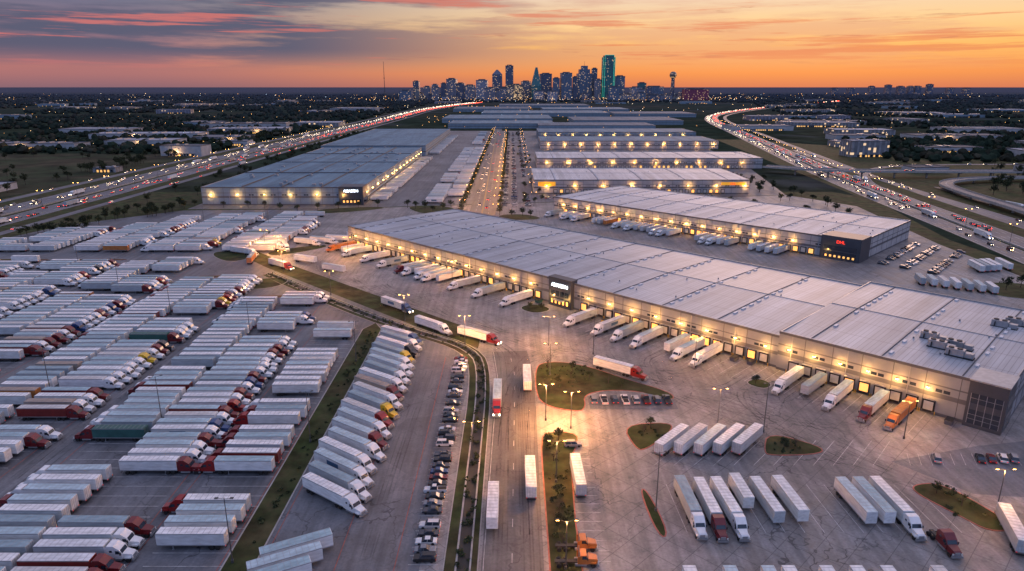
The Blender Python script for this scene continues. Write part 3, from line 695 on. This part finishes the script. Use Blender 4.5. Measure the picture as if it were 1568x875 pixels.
# ------------------------------------------------------------ highways
hw=[(-392,300),(-388,600),(-390,1000),(-388,1500),(-375,2200),(-380,3000),(-300,3800),(-200,4400)]
hw=chaikin([(-398,200)]+hw,2,False)
mb=MB(); ribbon(mb,hw,-28,-5,.06,0); ribbon(mb,hw,5,28,.06,0); ribbon(mb,hw,-56,-46,.06,0); ribbon(mb,hw,42,50,.06,0)
wallrib(mb,hw,-.4,.8,0,1.0,2)
for d in (-24,-20,-16,-12,12,16,20,24): dashes(mb,hw[:22],d,.3,6,9,.09,1)
for d in (-27.5,-6,6,27.5): ribbon(mb,hw,d-.15,d+.15,.09,1)
mb.obj('highway',['hwy','white_l','kerb'])
h2=chaikin([(275,200),(283,330),(300,440),(318,600),(340,760),(395,1080),(470,1500),(560,2050),(700,2500),(1000,3050),(1500,3800),(2200,4800)],2,False)
mb=MB(); ribbon(mb,h2,-4,13.5,.06,0); ribbon(mb,h2,18.5,36,.06,0); ribbon(mb,h2,52,62,.06,0); wallrib(mb,h2,15.6,.8,0,1.0,2)
for d in (0,4,8,23,27,31): dashes(mb,h2[:26],d,.3,6,9,.09,1)
for d in (-3,13,19,35): ribbon(mb,h2,d-.15,d+.15,.09,1)
mb.obj('highway',['hwy','white_l','kerb'])
def elevated(name,path,w,z,piers=True):
    mb=MB(); p=chaikin(path,3,False)
    wallrib(mb,p,-w,2*w,z-1.2,z,0); wallrib(mb,p,-w-.3,.3,z-1.2,z+.9,1); wallrib(mb,p,w,.3,z-1.2,z+.9,1)
    ribbon(mb,p,-.4,-.2,z+.02,2); ribbon(mb,p,.2,.4,z+.02,2)
    if piers:
        for q in resample(p,34)[1:-1]: mb.cyl((q[0],q[1],(z-1.2)/2),1.0,z-1.2,'z',1,10); mb.box(q[0]-1,q[0]+1,q[1]-w*.5,q[1]+w*.5,z-2.4,z-1.15,1)
    mb.obj(name,['hwy','kerb','white_l'])
elevated('overpass_bridge',[(290,790),(340,752),(420,742),(560,740),(900,720),(1400,700)],8,7.5)
elevated('overpass_bridge',[(372,430),(392,520),(404,610),(420,672),(470,706),(560,716),(800,700)],5.5,4.5)
mb=MB()
rp=[chaikin(x,3,False) for x in ([(345,330),(362,430),(374,520),(380,620),(392,720),(402,860),(440,1080)],[(440,300),(462,440),(478,540),(500,610),(560,652),(660,668),(900,650)],[(340,560),(352,650),(371,720),(410,800),(470,860),(620,880),(900,860)],[(420,672),(400,560),(430,480),(520,470),(700,500)])]
for i,p in enumerate(rp):
    z=.12+i*.03; ribbon(mb,p,-5,5,z,0); ribbon(mb,p,-4.6,-4.4,z+.015,1); ribbon(mb,p,4.4,4.6,z+.015,1)
mb.obj('highway_ramp',['hwy','white_l'])
def traffic(path,dl,rev,n,ymin=300,ymax=1500,z=.1):
    P=resample(path,7)
    for _ in range(n):
        i=random.randrange(1,len(P)-1); p=P[i]
        if not ymin<p[1]<ymax: continue
        a=math.atan2(P[i+1][1]-p[1],P[i+1][0]-p[0]); d=random.choice(dl)
        x=p[0]+math.sin(a)*d; y=p[1]-math.cos(a)*d
        if R()<.07: inst('semi_truck',VM['lit_white'],(x,y,z),a+(math.pi if rev else 0))
        else: inst('car',random.choice(CARL),(x,y,z),a+(math.pi if rev else 0))
traffic(hw,(-10,-14,-18,-22,-26),True,520); traffic(hw,(10,14,18,22,26),False,520); traffic(hw,(-49,-53),True,70); traffic(hw,(45,48),False,70)
traffic(h2,(2,6,10),True,520); traffic(h2,(21,25,29),False,520)
for i,p in enumerate(rp): traffic(p,(-2,2),R()<.5,22,300,1500,.14+i*.03)
traffic(chaikin([(290,790),(340,752),(420,742),(560,740),(900,720),(1400,700)],3,False),(3,),False,16,300,1500,7.52)
traffic(bl,(3,7),False,40,480); traffic(bl,(-3,-7),True,40,480)
# ------------------------------------------------------------ street lamps
mb=MB(); mb.cyl((0,0,.4),.28,.8,'z',0,8); mb.limb((0,0,.8),(0,0,11.5),.13,.08,0,8)
mb.limb((0,0,11.3),(1.7,0,11.8),.05,.04,0,5); mb.limb((0,0,11.3),(-1.7,0,11.8),.05,.04,0,5)
for s in (-1,1): mb.box(min(1.5*s,2.3*s),max(1.5*s,2.3*s),-.2,.2,11.75,11.92,0); mb.box(min(1.6*s,2.2*s),max(1.6*s,2.2*s),-.15,.15,11.66,11.75,1)
LAMP=mb.mesh('street_lamp_mesh',['pole','warm'])
mb=MB(); mb.cyl((0,0,.4),.3,.8,'z',0,8); mb.limb((0,0,.8),(0,0,15.5),.14,.08,0,8)
for s in (-1,1): mb.limb((0,0,15.2),(1.4*s,0,15.4),.05,.05,0,5); mb.box(min(1.2*s,1.9*s),max(1.2*s,1.9*s),-.25,.25,15.35,15.5,0)
LAMPOFF=mb.mesh('street_lamp_mesh_off',['pole'])
def lamp(x,y,p=2600,rz=0,sc_=1): 
    o=inst('street_lamp',LAMP,(x,y,.03),rz,(sc_,)*3)
    if p: plight('lamp_light',(0,0,10.9),p*2.9,(1,.42,.12),.3,o)
for x,y,p in ((10,183,15000),(17,178,9000),(14,244,8000),(13,216,6000),(-10.5,160,1500),(11,150,5000),(11,118,2200),(-18,245,8500),(-45,272,3600),(-86,310,5000),(-122,352,9000),(-136,388,12000),(-150,405,9000),(-30,330,3000),(-95,385,7500),(112,137,2400),(60,180,1800),(110,172,2600),(64,222,3500)): lamp(x,y,p)
for y in rangef(500,1500,42): lamp(-12,y,4200 if y<900 else 6000 if y<1200 else 0,0); lamp(-38,y+20,4000 if y<800 else 0,0)
for y in rangef(560,1500,60): lamp(18,y,0)
for x,y in ((72,176),(-56,228),(-56,170),(-58,120),(-147.5,200),(-147.5,280),(-192,240),(-192,320),(-236,300),(-236,360),(-102,180),(-102,250),(-170,470),(-215,470),(33.5,138),(120,120),(60,98),(30,235)): inst('street_lamp',LAMPOFF,(x,y,.03),U(0,.6))
for i in range(26):
    y=320+i*48; inst('street_lamp',LAMP,(-388,y,.05),0,(1.1,1.1,1.1))
for p in resample(h2,55)[2:30]: inst('street_lamp',LAMP,(p[0]+16,p[1],.05),0,(1.1,1.1,1.1))
# ------------------------------------------------------------ trees
def tree_mesh(seed,bare=False):
    rr=random.Random(seed); mb=MB(); h=7.5
    mb.limb((0,0,0),(.1,0,h*.35),.24,.17,0,7); mb.limb((.1,0,h*.35),(0,.2,h*.7),.17,.07,0,6)
    tips=[]
    for i in range(9):
        a=i*2.4+rr.uniform(-.3,.3); z0=h*rr.uniform(.28,.55); r=rr.uniform(1.6,2.8); e=(r*math.cos(a),r*math.sin(a),z0+rr.uniform(1.2,2.8))
        mb.limb((.05,.05,z0),e,.09,.03,0,4); tips.append(e)
        for k in range(3):
            e2=(e[0]+rr.uniform(-1,1),e[1]+rr.uniform(-1,1),e[2]+rr.uniform(.2,1.3)); mb.limb(e,e2,.03,.012,0,3)
            if bare:
                for q in range(3): mb.limb(e2,(e2[0]+rr.uniform(-.6,.6),e2[1]+rr.uniform(-.6,.6),e2[2]+rr.uniform(0,.8)),.02,.01,0,3)
    if not bare:
        cl=[(t[0],t[1],t[2]) for t in tips]+[(rr.gauss(0,1.1),rr.gauss(0,1.1),rr.uniform(h*.5,h*1.0)) for _ in range(20)]
        for c in cl:
            m=1 if rr.random()<.6 else 2; R0=rr.uniform(.7,1.2)
            for _ in range(22):
                p=Vector(c)+Vector((rr.gauss(0,.5),rr.gauss(0,.5),rr.gauss(0,.4)))*R0
                n=Vector((rr.gauss(0,1),rr.gauss(0,1),rr.gauss(.3,1))).normalized(); u=n.orthogonal().normalized()*rr.uniform(.16,.34); w=n.cross(u)
                mb.poly([p-u-w*.6,p+u-w*.6,p+u*.6+w,p-u*.5+w],m)
    return mb.mesh('tree_mesh',['bark','leafd','leafl'])
TR=[tree_mesh(i) for i in range(4)]; BARE=tree_mesh(9,True)
def tree(x,y,s=1): inst('tree',random.choice(TR),(x,y,.1),U(0,6),(s*U(.85,1.1),s*U(.85,1.1),s*U(.85,1.15)))
inst('bare_tree',BARE,(12.5,222,.1),0,(.8,.8,.8))
for x,y,s in ((11,160,.5),(12,112,.5),(11,137,.5),(20,214,.5),(32,209,.5),(38,176,.4),(78,168,.45),(106,140,.45),(11,126,.4),(11,100,.5)): inst('bare_tree',BARE,(x,y,.1),x,(s,s,s))
for x,y in ((13,171),(15,208),(26,212),(103,145),(10,106),(10,168),(11,144),(10.5,131),(21,219),(36,206),(81,209),(8,289),(13,287),(74,166),(40,178)): tree(x,y,.45)
for y in rangef(520,1500,13):
    tree(-40,y+U(-3,3),.8); 
    if R()<.7: tree(-9.5,y+U(-3,3),.75)
for _ in range(60):
    if R()<.6: tree(U(8,26),U(560,1500) ,.7)
for x,y in ((-155,540),(-140,546),(-125,552),(-110,556),(-70,545),(-55,540),(-50,555),(0,512),(8,515),(14,508),(-265,548),(-262,560),(170,570),(185,575),(200,560),(240,318),(250,322),(246,310),(-78,548),(-85,552),(-62,530),(-170,536),(-185,540),(-200,548),(-215,552),(-235,552)): tree(x,y,.8)
for _ in range(90): tree(-274-U(6,50),U(540,1500),1.0)
for _ in range(40): 
    y=U(440,560); tree(-320+U(-10,22)+(y-440)*.35,y,.9)
for _ in range(70):
    y=U(560,1100); tree(U(620,800)*y/900,y,1.3)
for _ in range(50):
    y=U(330,620); tree(412+U(5,40)+(y-330)*.1,y,1.1)
for _ in range(120): y=U(350,1500); tree(-465-U(0,40),y,1.3)
for _ in range(60): tree(-U(470,820),U(560,1010),1.1)
for _ in range(25): tree(U(228,262),U(430,700)+30,.9)
def blob(mb,x,y,z,rx,rz,m):
    b_=len(mb.v)
    for (a,b2,c_) in ICO: 
        j=U(.6,1.3); mb.v.append((x+a*rx*j,y+b2*rx*j,z+c_*rz*U(.6,1.25)))
    for f in ICF: mb.f.append(tuple(b_+i for i in f)); mb.m.append(m)
t=(1+5**.5)/2; l=math.hypot(1,t)
ICO=[(a/l,b_/l,c_/l) for a,b_,c_ in ((-1,t,0),(1,t,0),(-1,-t,0),(1,-t,0),(0,-1,t),(0,1,t),(0,-1,-t),(0,1,-t),(t,0,-1),(t,0,1),(-t,0,-1),(-t,0,1))]
ICF=[(0,11,5),(0,5,1),(0,1,7),(0,7,10),(0,10,11),(1,5,9),(5,11,4),(11,10,2),(10,7,6),(7,1,8),(3,9,4),(3,4,2),(3,2,6),(3,6,8),(3,8,9),(4,9,5),(2,4,11),(6,2,10),(8,6,7),(9,8,1)]
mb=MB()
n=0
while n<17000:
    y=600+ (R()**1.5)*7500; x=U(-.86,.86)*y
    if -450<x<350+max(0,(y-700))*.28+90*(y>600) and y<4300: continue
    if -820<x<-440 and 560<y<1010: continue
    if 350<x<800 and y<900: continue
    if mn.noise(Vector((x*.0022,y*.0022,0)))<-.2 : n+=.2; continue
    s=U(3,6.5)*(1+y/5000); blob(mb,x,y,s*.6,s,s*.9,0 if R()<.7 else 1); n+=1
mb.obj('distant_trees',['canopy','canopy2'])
sheet('field_ground',[(-840,560),(-452,560),(-452,1010),(-760,1030)],.03,'dirt')
# ------------------------------------------------------------ town buildings
def shed(x,y,w,d,h,rz=0,mat='mid',roof='croof',name='commercial_building',lit=.2):
    mb=MB(); mb.box(-w/2,w/2,-d/2,d/2,0,h,0,bottom=False); e=.4
    for a in ((-w/2-.1,w/2+.1,-d/2-.1,-d/2+e),(-w/2-.1,w/2+.1,d/2-e,d/2+.1),(-w/2-.1,-w/2+e,-d/2+e,d/2-e),(w/2-e,w/2+.1,-d/2+e,d/2-e)): mb.box(*a,h-.3,h+.7,2)
    mb.box(-w/2+e,w/2-e,-d/2+e,d/2-e,h,h+.1,1)
    for k in range(max(1,int(w/25))): xx=U(-w/2+3,w/2-6); mb.box(xx,xx+3,U(-d/4,0),d/4,h+.1,h+1.6,3)
    mb.box(-w*.35,w*.35,-d/2-2,-d/2-.1,3.2,3.5,2); k=-w*.33
    while k<w*.33: mb.box(k,k+2.2,-d/2-.06,-d/2-.01,.2,2.8,4 if R()<lit else 5); k+=4
    return mb.obj(name,[mat,roof,'trim','metal','warmdim','glass'],(x,y,0),rz)
NEAR=((-900,1150,120,50,8),(-760,1120,140,40,8),(-620,1180,110,60,9),(-520,1260,90,60,9),(-470,1180,50,40,7),(-700,1350,200,60,9),(-560,1500,160,70,10),(-880,1500,150,70,9),(-640,1700,200,80,10),(-480,1750,110,80,10),(-500,650,40,26,6),(-540,640,30,24,5),(-470,800,26,16,5),(-470,1000,60,30,14),
                  (500,985,55,30,22),(720,1450,120,60,10),(640,1300,90,50,9),(820,1300,160,60,9),(560,1150,60,40,8),(660,1050,80,40,8),(760,960,110,60,10),(900,1100,160,70,10),(620,790,60,40,7),(720,800,60,40,8),(590,600,50,30,6),(520,560,40,26,6),(560,1600,140,70,10),(760,1750,180,80,10),(1000,1500,160,80,10),(480,800,40,26,6))
for i,(x,y,w,d,h) in enumerate(NEAR):
    o=shed(x,y,w,d,h,U(-.12,.12),'mid' if i==14 or not i%3 else 'wall2',lit=.5)
    if i in (0,1,2,3,5,6,13,16,17,20,21): plight('wall_light',(U(-w/4,w/4),-d/2-4,6),5500,(1,.55,.22),.5,o)
for _ in range(80):
    y=U(1500,4700); x=U(-.8,.8)*y
    if -460<x<380+max(0,y-1200)*.3 and y<4000: continue
    shed(x,y,U(50,200),U(40,110),U(7,14)*(1 if R()<.92 else 1.8),U(-.3,.3),random.choice(['mid','wallB','wall','tw2','mid']))
# ------------------------------------------------------------ skyline
def tower(x,w,h,mat,y=5000,kind='box',d=None,name='skyscraper'):
    mb=MB(); d=d or w; a=w/2;b_=d/2
    if kind=='box': mb.box(-a,a,-b_,b_,0,h,0); mb.box(-a*.6,a*.6,-b_*.6,b_*.6,h,h+6,1); mb.box(-a-1,a+1,-b_-1,b_+1,h*.985-2,h*.985,1)
    elif kind=='peak': mb.box(-a,a,-b_,b_,0,h*.85,0); mb.frus((-a,a,-b_,b_),(-a*.15,a*.15,-b_*.15,b_*.15),h*.85,h,0)
    elif kind=='wedge': mb.frus((-a,a,-b_,b_),(-a,a,-b_,b_),0,h*.45,0); mb.frus((-a,a,-b_,b_),(-a*.1,a*.3,-b_*.2,b_*.2),h*.45,h,0)
    elif kind=='step': mb.box(-a,a,-b_,b_,0,h*.78,0); mb.box(-a*.75,a*.75,-b_*.75,b_*.75,h*.78,h*.9,0); mb.box(-a*.45,a*.45,-b_*.45,b_*.45,h*.9,h,0); mb.limb((0,0,h),(0,0,h+30),1.5,.6,1,4)
    elif kind=='green':
        mb.box(-a*.75,a*.75,-b_,b_,0,h,0); mb.box(-a,a,-b_*.75,b_*.75,0,h*.96,0)
        for sx_ in (-1,1):
            for q,hh in ((.75,h),(1,h*.96)):
                x1=a*q*sx_; yy=-b_ if q==.75 else -b_*.75; mb.box(x1-1.3,x1+1.3,yy-1.5,yy-.1,20,hh,2)
        mb.box(-a*.75,a*.75,-b_-1.5,-b_-.1,h,h+3,2)
    return mb.obj(name,[mat,'trim','green'],(x,y,0),U(-.1,.1) if kind!='green' else .05)
for q in ((-672,42,130,'tw4'),(-596,46,95,'tw2'),(-541,46,108,'tw5'),(-480,37,117,'tw4'),(-422,69,147,'tw2'),(-360,55,117,'tw4'),(-296,74,104,'tw2'),(-210,78,139,'tw5'),(18,110,108,'tw6',4900),(97,65,130,'tw2'),(238,78,182,'tw4',5050),(310,46,152,'tw1'),(379,74,187,'tw1'),(443,37,160,'tw4'),(582,37,217,'tw1',5050),(596,46,143,'tw2',4950),(755,69,165,'tw1'),(998,110,95,'tw1'),(-18,55,235,'tw4')): tower(*q)
tower(-104,69,208,'tw4',5000,'peak'); tower(166,65,222,'tw3',4950,'wedge'); tower(510,97,235,'tw1',5050,'step'); tower(665,83,300,'tw3',4950,'green')
tower(841,170,42,'tw5',4850,'box',60,'office_building'); tower(1293,175,78,'twr',5000,'box',60,'office_building'); tower(930,60,120,'tw3',5100)
for _ in range(56):
    tower(U(-850,1350),U(30,90),U(25,95),random.choice(['tw1','tw2','tw4','tw5','mid']),U(4650,5300),'box',None,'office_building')
for x in (4350,4550,4700,4820,4900,5050): tower(x,U(50,80),U(95,130),'tw4',8600)
for x in (3900,4100,5300,5500): tower(x,70,80,'tw4',8600)
mb=MB(); mb.cyl((0,0,75),9,150,'z',0,12)
for i in range(3): a=i*2.1; mb.limb((14*math.cos(a),14*math.sin(a),0),(9*math.cos(a),9*math.sin(a),150),4,4,0,6)
for i in range(6):
    a0=-1.2+i*.4; a1=a0+.4; mb.cyl((0,0,172+25*(math.sin(a0)+math.sin(a1))/2),25*math.cos(a0),25*(math.sin(a1)-math.sin(a0)),'z',1,16,25*math.cos(a1))
mb.obj('observation_tower',['tw4','tw6'],(1128,5000,0))
mb=MB(); mb.limb((0,0,0),(0,0,262),3,1.2,0,5); mb.box(-4,4,-4,4,150,154,0); mb.obj('radio_mast',['pole'],(-896,5000,0))
# ------------------------------------------------------------ city lights
mb=MB()
def octa(x,y,z,r,m):
    b_=len(mb.v); mb.v+=[(x+r,y,z),(x-r,y,z),(x,y+r,z),(x,y-r,z),(x,y,z+r),(x,y,z-r)]
    for f in ((0,2,4),(2,1,4),(1,3,4),(3,0,4),(2,0,5),(1,2,5),(3,1,5),(0,3,5)): mb.f.append(tuple(b_+i for i in f)); mb.m.append(m)
for _ in range(1600):
    y=700+R()**1.1*8500; x=U(-.85,.85)*y
    if -440<x<350+max(0,y-900)*.28 and y<1600: continue
    if -820<x<-440 and 560<y<1010: continue
    if mn.noise(Vector((x*.0016+5,y*.0016,0)))<-.05+ (R()-.5)*.3: continue
    octa(x,y,U(6,12),y*U(.00015,.00042),random.choice([0,0,0,1,1,2,3]))
for _ in range(420):
    y=U(4300,5600); octa(U(-1100,1700),y,U(8,30),U(.8,2.0),random.choice([0,0,1,2]))
for d,mm in ((-16,2),(16,4),(-10,2),(12,4),(-22,2),(22,4)):
    for p in resample(hw,22):
        if p[1]>1350 and R()<.65: octa(p[0]+d+U(-6,6),p[1]+U(-8,8),1.5,p[1]*.0004,mm)
for d,mm in ((6,2),(26,4),(10,2),(24,4)):
    for p in resample(h2,22):
        if p[1]>1350 and R()<.65: octa(p[0]+d+U(-6,6),p[1]+U(-8,8),1.5,p[1]*.00042,mm)
for b0 in range(90):
    y=U(1550,3300); octa(U(-260,480),y,8,y*.00035,0)
mb.obj('city_lights',[emat('sodium_lamp',(1,.45,.12),4),emat('amber_lamp',(1,.62,.28),4.5),emat('white_lamp',(1,.80,.55),4),emat('cool_lamp',(.6,.8,1),2),emat('tail_lamps_far',(1,.08,.03),5)])
# ------------------------------------------------------------ world
w=bpy.data.worlds.new("World"); sc.world=w; w.use_nodes=True; nt=w.node_tree; nt.nodes.clear()
out=N(nt,'ShaderNodeOutputWorld'); tc=N(nt,'ShaderNodeTexCoord').outputs['Generated']; sx=N(nt,'ShaderNodeSeparateXYZ'); nt.links.new(tc,sx.inputs[0])
X,Y,Z=sx.outputs
e=mrange(nt,Z,0,.5,0,1)
L_=ramp_(nt,e,[(0,s2l((142,104,114))),(.05,s2l((190,122,116))),(.11,s2l((160,118,130))),(.20,s2l((112,114,138))),(.45,s2l((176,188,218))),(1,s2l((200,212,244)))])
R_=ramp_(nt,e,[(0,s2l((214,124,90))),(.035,s2l((244,150,84))),(.10,s2l((255,190,108))),(.16,s2l((254,210,150))),(.23,s2l((240,212,184))),(.45,s2l((216,210,220))),(1,s2l((202,212,242)))])
azf=mrange(nt,X,-.52,.12,0,1,True)
col=mixc(nt,azf,L_,R_)
up=mrange(nt,Z,.012,.05,0,1,True)
rt=(0,rad(5),0)
nA=noise_(nt,tc,2.2,9,(1.0,.7,11),.6,rt)
nB=noise_(nt,tc,3.4,10,(1.0,.8,24),.64,rt)
nC=noise_(nt,tc,8.0,10,(1.0,.8,14),.62,rt)
aA=mrange(nt,X,-.3,.1,.95,.45)
mA=math_(nt,'MULTIPLY',math_(nt,'MULTIPLY',mrange(nt,nA,.43,.56,0,1,True),up),aA)
cA=mixc(nt,mrange(nt,X,-.30,.25,0,1,True),s2l((88,92,116)),s2l((218,150,132)))
col=mixc(nt,mA,col,cA)
aB=mrange(nt,X,-.35,.2,.8,.6)
mB=math_(nt,'MULTIPLY',math_(nt,'MULTIPLY',mrange(nt,nB,.53,.63,0,1,True),up),aB)
cB=mixc(nt,mrange(nt,X,-.55,.30,0,1,True),s2l((214,120,116)),s2l((226,118,86)))
col=mixc(nt,mB,col,cB)
mC=math_(nt,'MULTIPLY',math_(nt,'MULTIPLY',mrange(nt,nC,.58,.68,0,1,True),up),mrange(nt,nB,.43,.53,.1,1))
col=mixc(nt,math_(nt,'MULTIPLY',mC,.6),col,mixc(nt,azf,s2l((98,96,118)),s2l((184,112,98))))
back=mrange(nt,Y,-.5,.3,0,1,True)
col=mixc(nt,back,s2l((144,162,210)),col)
bg=N(nt,'ShaderNodeBackground'); nt.links.new(col,bg.inputs[0]); nt.links.new(mrange(nt,Z,.14,.45,1.0,1.28,True),bg.inputs[1])
sky=N(nt,'ShaderNodeTexSky'); sky.sky_type='NISHITA'; sky.sun_disc=False; sky.sun_elevation=rad(2.5); sky.sun_rotation=rad(22)
bg2=N(nt,'ShaderNodeBackground'); nt.links.new(sky.outputs[0],bg2.inputs[0]); bg2.inputs[1].default_value=.002
ad=N(nt,'ShaderNodeAddShader'); nt.links.new(bg.outputs[0],ad.inputs[0]); nt.links.new(bg2.outputs[0],ad.inputs[1]); nt.links.new(ad.outputs[0],out.inputs[0])
sl=bpy.data.lights.new('sun','SUN'); sl.energy=.95; sl.angle=rad(22); sl.color=(1,.60,.42)
so=bpy.data.objects.new('sun',sl); COL.objects.link(so)
sd=Vector((math.sin(rad(22))*math.cos(rad(11)),math.cos(rad(22))*math.cos(rad(11)),math.sin(rad(11)))); so.rotation_euler=sd.to_track_quat('Z','Y').to_euler()
# ------------------------------------------------------------ camera
cd=bpy.data.cameras.new('camera'); cd.sensor_width=36; cd.lens=24.0; cd.clip_start=1; cd.clip_end=120000
co=bpy.data.objects.new('camera',cd); co.location=(0,0,95); co.rotation_euler=(rad(90-16.25),0,0); COL.objects.link(co); sc.camera=co
sc.view_settings.view_transform='Standard'; sc.view_settings.look='None'; sc.view_settings.exposure=0
